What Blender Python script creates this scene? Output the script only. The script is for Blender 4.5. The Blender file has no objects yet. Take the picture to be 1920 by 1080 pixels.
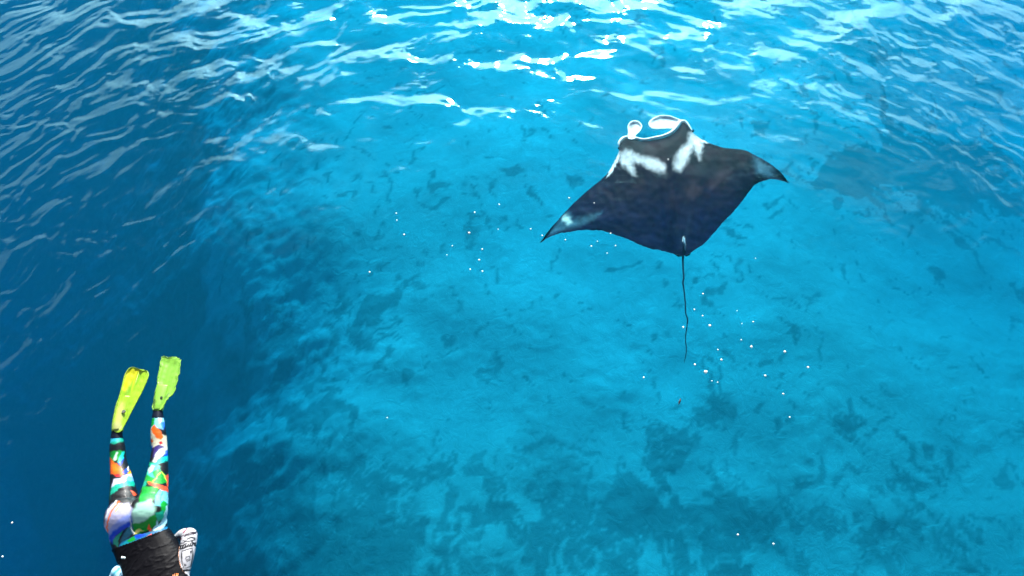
import bpy, bmesh, math, random
import numpy as np
from mathutils import Vector, Matrix

random.seed(7)
scn = bpy.context.scene
COL = scn.collection


CLOUD_LO, CLOUD_HI, CLOUD_FWD, CLOUD_BASE = .48, .64, 270., 6.
EXPO = 1.12
WATER_ROUGH = .13
ABS_COL, ABS_D = (.0, .79, .913), .40
SCA_COL, SCA_D = (.0, .74, .93), .025
# ------------------------------------------------------------------ camera
CAM_H, PITCH, HFOV = 5.9, math.radians(35), math.radians(65)
FPX = 960 / math.tan(HFOV / 2)
cam_d = bpy.data.cameras.new('camera'); cam = bpy.data.objects.new('camera', cam_d); COL.objects.link(cam)
cam.location = (0, 0, CAM_H); cam.rotation_euler = (PITCH, 0, 0)
cam_d.angle = HFOV; cam_d.sensor_fit = 'HORIZONTAL'; cam_d.clip_end = 8000; cam_d.clip_start = .05
scn.camera = cam

# ------------------------------------------------------------------ light
SUN_EL, SUN_AZ = math.radians(29), math.radians(4)          # azimuth clockwise from +Y
sun_dir = Vector((math.sin(SUN_AZ)*math.cos(SUN_EL), math.cos(SUN_AZ)*math.cos(SUN_EL), math.sin(SUN_EL)))
sd = bpy.data.lights.new('sun', 'SUN'); sd.energy = 5.0; sd.angle = math.radians(.53); sd.color = (1, .965, .9)
sun = bpy.data.objects.new('sun', sd); COL.objects.link(sun)
sun.rotation_euler = (-sun_dir).to_track_quat('-Z', 'Y').to_euler(); sun.location = (0, 0, 40)

world = bpy.data.worlds.new('World'); scn.world = world; world.use_nodes = True
nt = world.node_tree; nt.nodes.clear()
def N(nt, typ, **kw):
    n = nt.nodes.new(typ)
    for k, v in kw.items():
        if k.startswith('i_'):
            key = k[2:]; key = int(key) if key.isdigit() else key
            n.inputs[key].default_value = v
        else: setattr(n, k, v)
    return n
def L(nt, a, b): nt.links.new(a, b)
def M_(nt, op, a, b=None, c=None, clamp=False):
    n = nt.nodes.new('ShaderNodeMath'); n.operation = op; n.use_clamp = clamp
    for i, v in enumerate((a, b, c)):
        if v is None: continue
        if isinstance(v, (int, float)): n.inputs[i].default_value = v
        else: nt.links.new(v, n.inputs[i])
    return n.outputs[0]
def mix(nt, fac, a, b, blend='MIX'):
    n = nt.nodes.new('ShaderNodeMix'); n.data_type = 'RGBA'; n.blend_type = blend
    for s, v in ((n.inputs[0], fac), (n.inputs[6], a), (n.inputs[7], b)):
        if isinstance(v, (int, float)): s.default_value = v
        elif isinstance(v, (tuple, list)): s.default_value = (*v[:3], 1)
        else: nt.links.new(v, s)
    return n.outputs[2]
def ramp(nt, fac, lo, hi, smooth=True):
    n = nt.nodes.new('ShaderNodeMapRange'); n.interpolation_type = 'SMOOTHSTEP' if smooth else 'LINEAR'
    n.inputs[1].default_value = lo; n.inputs[2].default_value = hi
    nt.links.new(fac, n.inputs[0]); return n.outputs[0]

sky = N(nt, 'ShaderNodeTexSky', sky_type='NISHITA', sun_disc=False, sun_elevation=SUN_EL, sun_rotation=SUN_AZ, air_density=1.0, dust_density=.25, ozone_density=1.2)
tc = N(nt, 'ShaderNodeTexCoord')
vm = N(nt, 'ShaderNodeVectorMath', operation='DOT_PRODUCT'); L(nt, tc.outputs['Generated'], vm.inputs[0]); vm.inputs[1].default_value = sun_dir
ang = M_(nt, 'ARCCOSINE', vm.outputs['Value'])
mp = N(nt, 'ShaderNodeMapping'); mp.inputs['Scale'].default_value = (1, 1, 2.2); L(nt, tc.outputs['Generated'], mp.inputs[0])
cn = N(nt, 'ShaderNodeTexNoise', i_Scale=2.6, i_Detail=7, i_Roughness=.58); L(nt, mp.outputs[0], cn.inputs['Vector'])
sz = N(nt, 'ShaderNodeSeparateXYZ'); L(nt, tc.outputs['Generated'], sz.inputs[0])
bias = N(nt, 'ShaderNodeClamp'); L(nt, M_(nt, 'MULTIPLY', M_(nt, 'SUBTRACT', .60, sz.outputs[2]), 1.3), bias.inputs[0]); bias.inputs[1].default_value = -.25; bias.inputs[2].default_value = .22
cover = M_(nt, 'ADD', cn.outputs['Fac'], bias.outputs[0])                         # banks of cloud low in the sky, clear blue overhead
cl = ramp(nt, cover, CLOUD_LO, CLOUD_HI)
fwd = M_(nt, 'MULTIPLY', M_(nt, 'EXPONENT', M_(nt, 'MULTIPLY', ang, -1/.25)), CLOUD_FWD)     # sunlit cloud scatters forwards
cn2 = N(nt, 'ShaderNodeTexNoise', i_Scale=9., i_Detail=6, i_Roughness=.6); L(nt, mp.outputs[0], cn2.inputs['Vector'])
cb = M_(nt, 'MULTIPLY', M_(nt, 'ADD', fwd, CLOUD_BASE), M_(nt, 'ADD', .45, M_(nt, 'MULTIPLY', cn2.outputs['Fac'], 1.1)))
cloudcol = N(nt, 'ShaderNodeCombineColor'); L(nt, cb, cloudcol.inputs[0]); L(nt, M_(nt, 'MULTIPLY', cb, 1.02), cloudcol.inputs[1]); L(nt, M_(nt, 'MULTIPLY', cb, 1.06), cloudcol.inputs[2])
bg = N(nt, 'ShaderNodeBackground'); bg.inputs['Strength'].default_value = .06
L(nt, mix(nt, cl, sky.outputs[0], cloudcol.outputs[0]), bg.inputs['Color'])
wo = N(nt, 'ShaderNodeOutputWorld'); L(nt, bg.outputs[0], wo.inputs['Surface'])

scn.view_settings.view_transform = 'Standard'; scn.view_settings.look = 'None'
scn.view_settings.gamma = 1; scn.view_settings.exposure = EXPO; scn.view_settings.use_curve_mapping = False
scn.render.engine = 'CYCLES'
c = scn.cycles
c.use_denoising = True; c.max_bounces = 8; c.diffuse_bounces = 2; c.glossy_bounces = 3; c.transmission_bounces = 4
c.volume_bounces = 1; c.transparent_max_bounces = 12; c.sample_clamp_indirect = 4; c.caustics_reflective = False; c.caustics_refractive = False
c.use_adaptive_sampling = True; c.adaptive_threshold = .01

# ------------------------------------------------------------------ helpers
def W(px, py, z=0.0):
    """point of the plane at height z that the picture shows at px, py (arrays or numbers)"""
    x = (np.asarray(px, float) - 960) / FPX; y = (540 - np.asarray(py, float)) / FPX
    dx, dy, dz = x, math.cos(PITCH)*y + math.sin(PITCH), math.sin(PITCH)*y - math.cos(PITCH)
    t = (np.asarray(z, float) - CAM_H) / dz
    return np.stack(np.broadcast_arrays(dx*t, dy*t, np.asarray(z, float)), -1)
def PX(p):
    """picture coordinates of world points, used while laying the models out"""
    p = np.asarray(p, float); x, y, z = p[..., 0], p[..., 1], p[..., 2] - CAM_H
    cy = math.cos(PITCH)*y + math.sin(PITCH)*z; cz = -(-math.sin(PITCH)*y + math.cos(PITCH)*z)
    return np.stack((960 + FPX*x/cz, 540 - FPX*cy/cz), -1)
def _h(ix, iy, seed):
    n = (ix.astype(np.int64)*374761393 + iy.astype(np.int64)*668265263 + seed*974634777) & 0xffffffff
    n = ((n ^ (n >> 13))*1274126177) & 0xffffffff
    n = n ^ (n >> 16); return (n & 0xffff)/65535.0*2*math.pi
def gn(x, y, seed=0):
    """gradient noise, about -1..1"""
    x0 = np.floor(x); y0 = np.floor(y); fx = x - x0; fy = y - y0
    x0 = x0.astype(np.int64); y0 = y0.astype(np.int64)
    u = fx*fx*fx*(fx*(fx*6-15)+10); v = fy*fy*fy*(fy*(fy*6-15)+10)
    def g(i, j):
        a = _h(x0+i, y0+j, seed); return np.cos(a)*(fx-i) + np.sin(a)*(fy-j)
    return (g(0,0)*(1-u)*(1-v) + g(1,0)*u*(1-v) + g(0,1)*(1-u)*v + g(1,1)*u*v)*1.5
def fbm(x, y, seed=0, oct=4, gain=.5):
    s = 0; a = 1; t = 0
    for o in range(oct):
        s = s + a*gn(x*2**o + 17.3*o, y*2**o - 9.1*o, seed+o*13); t += a; a *= gain
    return s/t*1.3
def sstep(a, b, x):
    t = np.clip((x-a)/(b-a), 0, 1); return t*t*(3-2*t)
def cr(pts, n):
    """smooth curve through points, n samples; pts (k,d)"""
    pts = np.asarray(pts, float); k = len(pts); d = np.r_[0, np.cumsum(np.sqrt(np.maximum(np.linalg.norm(np.diff(pts, axis=0), axis=1), 1e-9)))]
    m = np.zeros_like(pts)
    for i in range(k):
        a = max(i-1, 0); b = min(i+1, k-1); m[i] = (pts[b]-pts[a])/(d[b]-d[a])
    t = np.linspace(0, d[-1], n); out = []
    for q in t:
        i = min(max(np.searchsorted(d, q)-1, 0), k-2); h = d[i+1]-d[i]; s = (q-d[i])/h
        out.append((2*s**3-3*s**2+1)*pts[i] + (s**3-2*s**2+s)*h*m[i] + (-2*s**3+3*s**2)*pts[i+1] + (s**3-s**2)*h*m[i+1])
    return np.array(out)
def sdpoly(P, poly):
    """signed distance of points (n,2) to a polygon, negative inside"""
    P = np.asarray(P, float); poly = np.asarray(poly, float); n = len(poly)
    d = np.full(len(P), 1e18); ins = np.zeros(len(P), bool)
    for i in range(n):
        a = poly[i]; b = poly[(i+1) % n]; ab = b-a; ap = P-a
        t = np.clip((ap@ab)/max(ab@ab, 1e-9), 0, 1); q = ap - t[:, None]*ab
        d = np.minimum(d, (q*q).sum(1))
        c1 = (a[1] > P[:, 1]) != (b[1] > P[:, 1])
        with np.errstate(divide='ignore', invalid='ignore'):
            c2 = P[:, 0] < (b[0]-a[0])*(P[:, 1]-a[1])/(b[1]-a[1]+1e-12)+a[0]
        ins ^= (c1 & c2)
    d = np.sqrt(d); return np.where(ins, -d, d)
def lin(r, g, b):
    return tuple(((v/255)/12.92 if v/255 <= .04045 else ((v/255+.055)/1.055)**2.4) for v in (r, g, b))
def mesh_obj(name, verts, faces, mat=None, parent=None, smooth=True, colors=None):
    me = bpy.data.meshes.new(name); verts = np.asarray(verts, float)
    me.from_pydata(verts.tolist(), [], [tuple(int(i) for i in f) for f in faces]) if not isinstance(faces, np.ndarray) else fast(me, verts, faces)
    me.update()
    if smooth: me.polygons.foreach_set('use_smooth', np.ones(len(me.polygons), bool))
    if colors is not None:
        ca = me.color_attributes.new('col', 'FLOAT_COLOR', 'POINT')
        ca.data.foreach_set('color', np.c_[colors, np.ones(len(colors))].astype(np.float32).ravel())
    o = bpy.data.objects.new(name, me); COL.objects.link(o)
    if mat: me.materials.append(mat)
    if parent: o.parent = parent; o.matrix_parent_inverse = Matrix.Translation(parent.location).inverted()
    return o
def fast(me, v, f):
    me.vertices.add(len(v)); me.vertices.foreach_set('co', v.astype(np.float32).ravel())
    k = f.shape[1]; me.loops.add(f.size); me.loops.foreach_set('vertex_index', f.astype(np.int32).ravel())
    me.polygons.add(len(f)); me.polygons.foreach_set('loop_start', np.arange(0, f.size, k, dtype=np.int32))
    try: me.polygons.foreach_set('loop_total', np.full(len(f), k, dtype=np.int32))
    except Exception: pass
    me.validate()
def grid_faces(nu, nv, wrapv=False):
    i, j = np.meshgrid(np.arange(nu-1), np.arange(nv if wrapv else nv-1), indexing='ij'); j2 = (j+1) % nv
    return np.stack((i*nv+j, (i+1)*nv+j, (i+1)*nv+j2, i*nv+j2), -1).reshape(-1, 4)
def tag(o, label=None, cat=None, group=None, kind=None):
    for k, v in (('label', label), ('category', cat), ('group', group), ('kind', kind)):
        if v: o[k] = v
    return o
def empty(name, loc):
    o = bpy.data.objects.new(name, None); COL.objects.link(o); o.location = loc; o.empty_display_size = .1; return o
def material(name):
    m = bpy.data.materials.new(name); m.use_nodes = True; m.node_tree.nodes.clear(); return m, m.node_tree
def tube(path, rad, n=12, cap=True):
    """lofted tube through points; rad a number or one per point. Returns verts, faces"""
    path = np.asarray(path, float); k = len(path); rad = np.broadcast_to(np.asarray(rad, float), (k,))
    up = np.array([0, 0, 1.]); vs = []
    for i in range(k):
        t = path[min(i+1, k-1)]-path[max(i-1, 0)]; t /= np.linalg.norm(t)+1e-12
        a = np.cross(t, up); a = a/np.linalg.norm(a) if np.linalg.norm(a) > 1e-4 else np.array([1., 0, 0]); b = np.cross(a, t)
        th = np.linspace(0, 2*math.pi, n, endpoint=False)
        vs.append(path[i] + rad[i]*(np.cos(th)[:, None]*a + np.sin(th)[:, None]*b))
    v = np.concatenate(vs); f = grid_faces(k, n, True).tolist()
    if cap:
        v = np.r_[v, [path[0]], [path[-1]]]; a = len(v)-2
        for j in range(n):
            f.append((a, j, (j+1) % n)); f.append((a+1, (k-1)*n+(j+1) % n, (k-1)*n+j))
    return v, f
# ------------------------------------------------------------------ the sea surface and the water under it
RC = W(930, 900)[:2]                        # the downwash ripples spread in rings from here
def wave(x, y):
    dx = x-RC[0]; dy = y-RC[1]; r = np.sqrt(dx*dx+dy*dy)+1e-6; th = np.arctan2(dy, dx)      # th: 90 deg = away from the camera
    wl = sstep(-.6, .75, -np.cos(th)*1.0 + .25*np.sin(th))              # left
    wt = sstep(.55, .98, np.sin(th))                                    # far side
    wr = sstep(.35, .8, np.cos(th))*sstep(-.1, .5, np.sin(th))
    A = wl*(sstep(1.8, 3.7, r)*.45 + .45*sstep(3.2, 5.2, r) + .25*sstep(.5, 0., np.sin(th))*sstep(1.8, 3., r))*(1+.7*sstep(.35, -.25, np.sin(th))) + .55*wt*sstep(4.3, 5.8, r) + .6*wr*sstep(3.9, 6.0, r)
    A = np.minimum(A, 1.6)*np.exp(-np.maximum(r-14, 0)/10) + .09 + .07*sstep(.0, -.6, np.sin(th))*sstep(1, 2, r)
    wx = .22*gn(x*.8, y*.8, 91) + .07*gn(x*2.6, y*2.6, 93); wy = .5*gn(x*.8+40, y*.8, 92) + .25*gn(x*2.1+40, y*2.1, 94)
    tp_ = np.arctan2(-dx, dy); rr = r + wx; a = tp_*3.2 + wy
    core = sstep(.5, 2.0, r)*(1-np.exp(-((np.pi-np.abs(tp_))/.3)**2))
    patch = .3 + 1.1*sstep(-.3, .4, gn(x*.7, y*.7, 55)); patch2 = .3 + 1.0*sstep(-.3, .4, gn(x*.9+7, y*.9, 56))
    calm = 1-.72*wt
    p3 = .25+1.2*sstep(-.25, .45, fbm(x*1.1+3, y*.9, 58, 2))
    h = .008*fbm(rr*3.4, a*3.2, 3, 2)*1.5
    h = h + .0066*gn(rr*10.5, a*7.5, 5)*patch*calm
    h = h + .0030*gn(rr*17, a*14, 6)*patch2*calm
    h = h + .0021*gn(rr*25, a*24, 61)*p3
    h = h*core
    h = h + (.038*gn(x*1.4+.3*gn(x,y,19), y*1.7, 27) + .015*gn(x*3.1, y*3.1, 7)*p3 + .0036*gn(x*7+.6*gn(x*5, y*5, 17), y*7, 8))*(.15+.85*wt)
    h = h + .010*gn(x*2.2, y*2.2, 63)*(1-core) + .0012*gn(x*15+y*5, y*15, 18)*patch2 + wr*.0045*gn((x*.8+y*.6)*11, (y*.8-x*.6)*4.5, 62)*patch
    h = h*A
    swell = .014*fbm(x*.5+y*.2, y*.6, 21, 2)
    far = sstep(12, 60, r)
    chop = .02*gn(x*1.3, y*1.3, 33)*sstep(14, 30, r)*(1-sstep(60, 200, r))
    return h*(1-far) + swell*(1-far) + chop
def axis(lo, hi, step, far, grow=1.13):
    core = np.arange(lo, hi+step/2, step); out = []; s = step; q = core[-1]
    while q < far: s *= grow; q += s; out.append(q)
    o2 = []; s = step; q = core[0]
    while q > -far: s *= grow; q -= s; o2.append(q)
    return np.r_[o2[::-1], core, out]
FAR = 2500.
ax = axis(-7.6, 7.6, .021, FAR); ay = axis(1.0, 9.6, .021, FAR)
X, Y = np.meshgrid(ax, ay, indexing='ij'); Z = wave(X, Y)
nu, nv = len(ax), len(ay)
v = np.stack((X, Y, Z), -1).reshape(-1, 3); f = grid_faces(nu, nv)
BOT = -34.0
idx = np.arange(nu*nv).reshape(nu, nv)
ring = np.r_[idx[:, 0], idx[-1, 1:], idx[-2::-1, -1], idx[0, -2:0:-1]]
low = v[ring].copy(); low[:, 2] = BOT; b0 = len(v); v = np.r_[v, low]; k = len(ring); j = np.arange(k); j2 = (j+1) % k
side = np.stack((ring[j2], ring[j], b0+j, b0+j2), -1)
cI = len(v); v = np.r_[v, [[0, 0, BOT]]]
me = bpy.data.meshes.new('water')
allq = np.r_[f, side]
# bottom as quads with a repeated centre is degenerate, so triangles are added with bmesh afterwards
me.vertices.add(len(v)); me.vertices.foreach_set('co', v.astype(np.float32).ravel())
tri = np.stack((b0+j2, b0+j, np.full(k, cI)), -1)
loops = np.r_[allq.ravel(), tri.ravel()].astype(np.int32)
me.loops.add(len(loops)); me.loops.foreach_set('vertex_index', loops)
st = np.r_[np.arange(len(allq))*4, len(allq)*4 + np.arange(k)*3].astype(np.int32)
me.polygons.add(len(st)); me.polygons.foreach_set('loop_start', st)
me.update(calc_edges=True); me.validate()
me.polygons.foreach_set('use_smooth', np.r_[np.ones(len(f), bool), np.zeros(len(st)-len(f), bool)])
water = bpy.data.objects.new('water', me); COL.objects.link(water); tag(water, kind='structure')

m, t = material('sea_water')
tc = N(t, 'ShaderNodeTexCoord')
# fine capillary ripples, stretched along the rings
n1 = N(t, 'ShaderNodeTexNoise', i_Scale=9., i_Detail=3, i_Roughness=.55, i_Distortion=.8); L(t, tc.outputs['Object'], n1.inputs['Vector'])
n2 = N(t, 'ShaderNodeTexNoise', i_Scale=.5, i_Detail=2); L(t, tc.outputs['Object'], n2.inputs['Vector'])
bmp = N(t, 'ShaderNodeBump', i_Strength=1.0, i_Distance=.004)
L(t, M_(t, 'MULTIPLY', n1.outputs['Fac'], ramp(t, n2.outputs['Fac'], .38, .66)), bmp.inputs['Height'])
ge = N(t, 'ShaderNodeNewGeometry')
dp = N(t, 'ShaderNodeVectorMath', operation='DOT_PRODUCT'); L(t, bmp.outputs[0], dp.inputs[0]); L(t, ge.outputs['Incoming'], dp.inputs[1])
om = M_(t, 'SUBTRACT', 1.0, M_(t, 'ABSOLUTE', dp.outputs['Value']), clamp=True)
F0 = .022
fr = M_(t, 'ADD', M_(t, 'MULTIPLY', M_(t, 'POWER', om, 5), 1-F0), F0, clamp=True)
gl = N(t, 'ShaderNodeBsdfGlossy', distribution='BECKMANN'); gl.inputs['Color'].default_value = (.48, .95, 1, 1); gl.inputs['Roughness'].default_value = WATER_ROUGH; L(t, bmp.outputs[0], gl.inputs['Normal'])
tr = N(t, 'ShaderNodeBsdfTransparent')
ms = N(t, 'ShaderNodeMixShader'); L(t, fr, ms.inputs[0]); L(t, tr.outputs[0], ms.inputs[1]); L(t, gl.outputs[0], ms.inputs[2])
va = N(t, 'ShaderNodeVolumeAbsorption'); va.inputs['Color'].default_value = (*ABS_COL, 1); va.inputs['Density'].default_value = ABS_D
vs = N(t, 'ShaderNodeVolumeScatter'); vs.inputs['Color'].default_value = (*SCA_COL, 1); vs.inputs['Density'].default_value = SCA_D; vs.inputs['Anisotropy'].default_value = .3
ad = N(t, 'ShaderNodeAddShader'); L(t, va.outputs[0], ad.inputs[0]); L(t, vs.outputs[0], ad.inputs[1])
ou = N(t, 'ShaderNodeOutputMaterial'); L(t, ms.outputs[0], ou.inputs['Surface']); L(t, ad.outputs[0], ou.inputs['Volume'])
m.cycles.homogeneous_volume = True
me.materials.append(m)

# ------------------------------------------------------------------ the seabed: a sandy shelf, a drop-off on the left, rubble near the camera
def bed_depth(x, y):
    uv = PX(np.stack((x, y, np.full_like(x, -5.)), -1)); u, w = uv[..., 0], uv[..., 1]
    okk = y > -6
    u = np.where(okk, u, 900 + x*80); w = np.where(okk, w, 1500 - y*80)
    u = np.clip(u, -6000, 8000); w = np.clip(w, -400, 5000)
    edge = np.interp(w, [-300, 0, 150, 300, 430, 560, 700, 800, 900, 1000, 1300], [300, 330, 360, 365, 360, 420, 440, 420, 440, 430, 430])
    ragged = 150*fbm(x*.38, y*.38, 41, 6, .62)
    s = sstep(330, -900, u-edge-ragged*.3)                                    # 1 in the deep
    cov = sstep(45, -45, u-edge-ragged*1.2+70*gn(x*1.6,y*1.6,47))
    d = 4.4 + .22*fbm(x*.25, y*.25, 43, 3) + s*8.0
    d = d + .9*sstep(1450, 1950, u)*sstep(1000, 200, w)
    d = d - .5*np.exp(-((u-1150)/600)**2-((w+40)/500)**2)
    cov = cov*(1-.75*np.exp(-((u-375)/42)**2-((w-860)/32)**2*1.0))
    return d, cov
bx = axis(-14, 14, .045, FAR-5, 1.2); by = axis(-.5, 16.5, .045, FAR-5, 1.2)
BX, BY = np.meshgrid(bx, by, indexing='ij'); D, S = bed_depth(BX, BY)
near = 1-sstep(20, 60, np.sqrt(BX**2+(BY-6)**2))
D = D*near + 9*(1-near)
lump = fbm(BX*.9, BY*.9, 61, 5, .6)
Zb = -D + near*(.08*np.maximum(lump, 0)*sstep(300,900,PX(np.stack((BX,BY,np.full_like(BX,-5.)),-1))[...,1]) + .008*fbm(BX*3.5, BY*3.5, 67, 3))
bed = mesh_obj('seabed', np.stack((BX, BY, Zb), -1).reshape(-1, 3), grid_faces(len(bx), len(by)))
tag(bed, kind='structure')
# dark growth: how much coral and weed covers the sand, kept as a colour attribute together with painted ripple light and glare
uv = PX(np.stack((BX, BY, np.maximum(Zb, -20)), -1)); U, V = uv[..., 0], uv[..., 1]
def blob(cu, cv, ru, rv, amp=1., a=0.):
    ca, sa = math.cos(math.radians(a)), math.sin(math.radians(a)); du = U-cu; dv = V-cv
    p = (du*ca+dv*sa)/ru; q = (-du*sa+dv*ca)/rv; return amp*np.exp(-(p*p+q*q))
okk = (BY > -3) & (near > .01)
dens = .19*sstep(650, 1000, V) + .16*sstep(1250, 950, U)*sstep(820, 1000, V) - .10 + .10*sstep(700, 500, U)*sstep(350, 600, V)
for b_ in [(1600, 325, 75, 50, .7), (1790, 345, 130, 75, .95, 10), (1185, 975, 75, 75, .6), (1030, 1010, 60, 60, .3), (675, 985, 42, 60, .6), (1240, 835, 40, 35, .3),
           (1355, 770, 40, 35, .6), (1480, 785, 40, 40, .35), (675, 895, 45, 25, .4), (510, 940, 60, 70, .45), (900, 900, 60, 40, .22), (790, 890, 45, 20, .28), (700, 560, 60, 35, .2),
           (1060, 855, 60, 45, .28), (1560, 850, 35, 45, .2), (1020, 480, 30, 30, .2), (530, 640, 120, 80, .32), (720, 470, 40, 25, .12), (880, 360, 60, 25, .2, -20), (1470, 1000, 90, 50, .28), (1690, 1020, 90, 50, .3), (960, 760, 60, 20, .1),
           (600, 770, 70, 18, .35), (1700, 640, 130, 30, -.1), (1300, 640, 400, 120, -.06), (1100, 150, 500, 90, -.15), (640, 1060, 50, 40, .3),
           (380, 860, 45, 40, -.5), (330, 250, 60, 120, .2)]:
    dens = dens + blob(*b_)
wxx = BX + .55*fbm(BX*1.1, BY*1.1, 4, 3); wyy = BY + .55*fbm(BX*1.1+9, BY*1.1, 5, 3)
q = .35*fbm(wxx*.62, wyy*.5, 71, 4, .6) + .65*fbm(wxx*1.9+wyy*.8, wyy*1.4-wxx*.5, 73, 5, .6)
g = .74*sstep(.19, .30, q + dens)
small = fbm(wxx*3.6+wyy*1.6, wyy*2.4-wxx, 75, 4, .55)                      # scattered stones and weed
g = np.maximum(g, 0.62*sstep(.30, .42, small + .55*dens + .12*gn(BX*.4, BY*.4, 76)))
g = np.maximum(g, (.14+.16*sstep(600,900,V))*sstep(.0, .5, fbm(BX*.7, BY*.7, 79, 4) + .6*dens))
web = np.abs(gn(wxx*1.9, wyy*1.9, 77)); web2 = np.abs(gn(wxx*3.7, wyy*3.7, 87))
caustic_veins = np.maximum(sstep(.06, .0, web), .8*sstep(.06, .0, web2))*sstep(-.3, .1, gn(BX*.6, BY*.6, 78))  # thin pale lines, ripple light painted into the bed colour
g = np.clip(g - .6*caustic_veins*sstep(600, 850, V), 0, 1)
g = np.where(okk, g, .5)
g = np.maximum(g, S*np.clip(1.05+1.3*fbm(BX*.5, BY*.5, 81, 6,.6) + .6*sstep(300, 150, U),0,1))
tone = np.clip(.35+.45*fbm(BX*.35, BY*.35, 83, 4) + .75*np.exp(-((U-1150)/520)**2-((V-60)/330)**2) - .35*sstep(600, 1000, V) - .45*sstep(1500, 1900, U)*sstep(250, 600, V), 0, 1)  # paler sand at top centre stands in for haze and glare
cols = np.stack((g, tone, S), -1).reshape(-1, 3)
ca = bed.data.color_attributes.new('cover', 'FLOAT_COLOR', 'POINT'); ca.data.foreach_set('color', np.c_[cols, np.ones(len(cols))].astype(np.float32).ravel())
m, t = material('seabed_sand_and_reef')
at = N(t, 'ShaderNodeAttribute', attribute_name='cover'); sp = N(t, 'ShaderNodeSeparateColor'); L(t, at.outputs['Color'], sp.inputs[0])
tc = N(t, 'ShaderNodeTexCoord')
n1 = N(t, 'ShaderNodeTexNoise', i_Scale=5.5, i_Detail=6, i_Roughness=.65, i_Distortion=1.2); L(t, tc.outputs['Object'], n1.inputs['Vector'])
n2 = N(t, 'ShaderNodeTexNoise', i_Scale=1.1, i_Detail=5, i_Roughness=.6, i_Distortion=.5); L(t, tc.outputs['Object'], n2.inputs['Vector'])
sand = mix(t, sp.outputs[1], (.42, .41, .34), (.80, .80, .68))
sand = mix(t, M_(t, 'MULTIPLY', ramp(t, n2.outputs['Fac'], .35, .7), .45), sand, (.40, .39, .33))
reef = mix(t, ramp(t, n1.outputs['Fac'], .35, .65), (.075, .095, .09), (.15, .165, .14))
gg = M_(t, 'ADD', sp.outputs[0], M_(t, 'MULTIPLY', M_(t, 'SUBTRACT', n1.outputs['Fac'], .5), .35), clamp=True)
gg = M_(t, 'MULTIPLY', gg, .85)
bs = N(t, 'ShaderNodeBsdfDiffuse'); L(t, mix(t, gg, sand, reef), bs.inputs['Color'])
bp = N(t, 'ShaderNodeBump', i_Strength=.5, i_Distance=.03); L(t, n1.outputs['Fac'], bp.inputs['Height']); L(t, bp.outputs[0], bs.inputs['Normal'])
ou = N(t, 'ShaderNodeOutputMaterial'); L(t, bs.outputs[0], ou.inputs['Surface'])
bed.data.materials.append(m)
# ------------------------------------------------------------------ manta ray
def paint(uv, base, marks, wob=1.0, seed=0, soft=2.5):
    """lay soft-edged patches (polygon in layout coordinates, colour, softness) over a base colour"""
    col = base.copy()
    w = np.stack((gn(uv[:, 0]/6, uv[:, 1]/6, seed+1), gn(uv[:, 0]/6+50, uv[:, 1]/6, seed+2)), -1)*wob
    for mk in marks:
        poly, cc = mk[0], mk[1]; s = mk[2] if len(mk) > 2 else soft; al = mk[3] if len(mk) > 3 else 1
        k = sstep(s, -s, sdpoly(uv+w, poly))[:, None]*al
        col = col*(1-k) + np.array(cc)*k
    return col
def skin_material(name, rough=.35, spec=.4, noise=.25, coat=0):
    m, t = material(name)
    at = N(t, 'ShaderNodeAttribute', attribute_name='col'); tc = N(t, 'ShaderNodeTexCoord')
    n = N(t, 'ShaderNodeTexNoise', i_Scale=26., i_Detail=5, i_Roughness=.6); L(t, tc.outputs['Object'], n.inputs['Vector'])
    k = M_(t, 'ADD', 1-noise, M_(t, 'MULTIPLY', n.outputs['Fac'], 2*noise))
    cc = N(t, 'ShaderNodeVectorMath', operation='SCALE'); L(t, at.outputs['Color'], cc.inputs[0]); L(t, k, cc.inputs['Scale'])
    b = N(t, 'ShaderNodeBsdfPrincipled'); L(t, cc.outputs[0], b.inputs['Base Color']); b.inputs['Roughness'].default_value = rough
    b.inputs['Specular IOR Level'].default_value = spec; b.inputs['Coat Weight'].default_value = coat; b.inputs['Coat Roughness'].default_value = .12
    bp = N(t, 'ShaderNodeBump', i_Strength=.25, i_Distance=.004); L(t, n.outputs['Fac'], bp.inputs['Height']); L(t, bp.outputs[0], b.inputs['Normal'])
    o = N(t, 'ShaderNodeOutputMaterial'); L(t, b.outputs[0], o.inputs['Surface']); return m
MZ = -.42
LEAD = [(1012,455),(1030,431),(1055,402),(1080,377),(1104,355),(1126,338),(1142,321),(1152,302),(1160,285),(1162,271),(1168,263),(1179,260),(1193,261.5),(1208,264),(1226,262),(1243,258.5),(1260,251),(1271,241),(1278,232),(1285,231.5),(1293,240),(1300,250),(1314,260),(1332,269),(1354,276),(1377,279),(1400,283),(1420,293),(1438,304),(1453,314),(1466,325),(1480,343)]
TRAIL = [(1012,455),(1030,444),(1048,437.5),(1064,435),(1082,432),(1102,431),(1124,431.5),(1140,435),(1156,440.5),(1172,446),(1186,452),(1202,460),(1218,466),(1232,468),(1246,471),(1259,474),(1268,476.5),(1276,478),(1284,478.5),(1291,476),(1299,471),(1308,465),(1322,455),(1338,437),(1358,414),(1376,396),(1392,376),(1404,360),(1416,346),(1436,337.5),(1456,336),(1480,343)]
nt_, ns_ = 300, 84
PAR = cr(np.c_[np.array(LEAD), np.array(TRAIL)], nt_)
ii = np.arange(nt_)*1.; PAR[:, 1] += .55*gn(ii/4.2, ii*0, 201); PAR[:, 3] += .9*gn(ii/5., ii*0, 203) + .6*gn(ii/2.1, ii*0, 205)
tt = np.linspace(0, 1, nt_)
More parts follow.
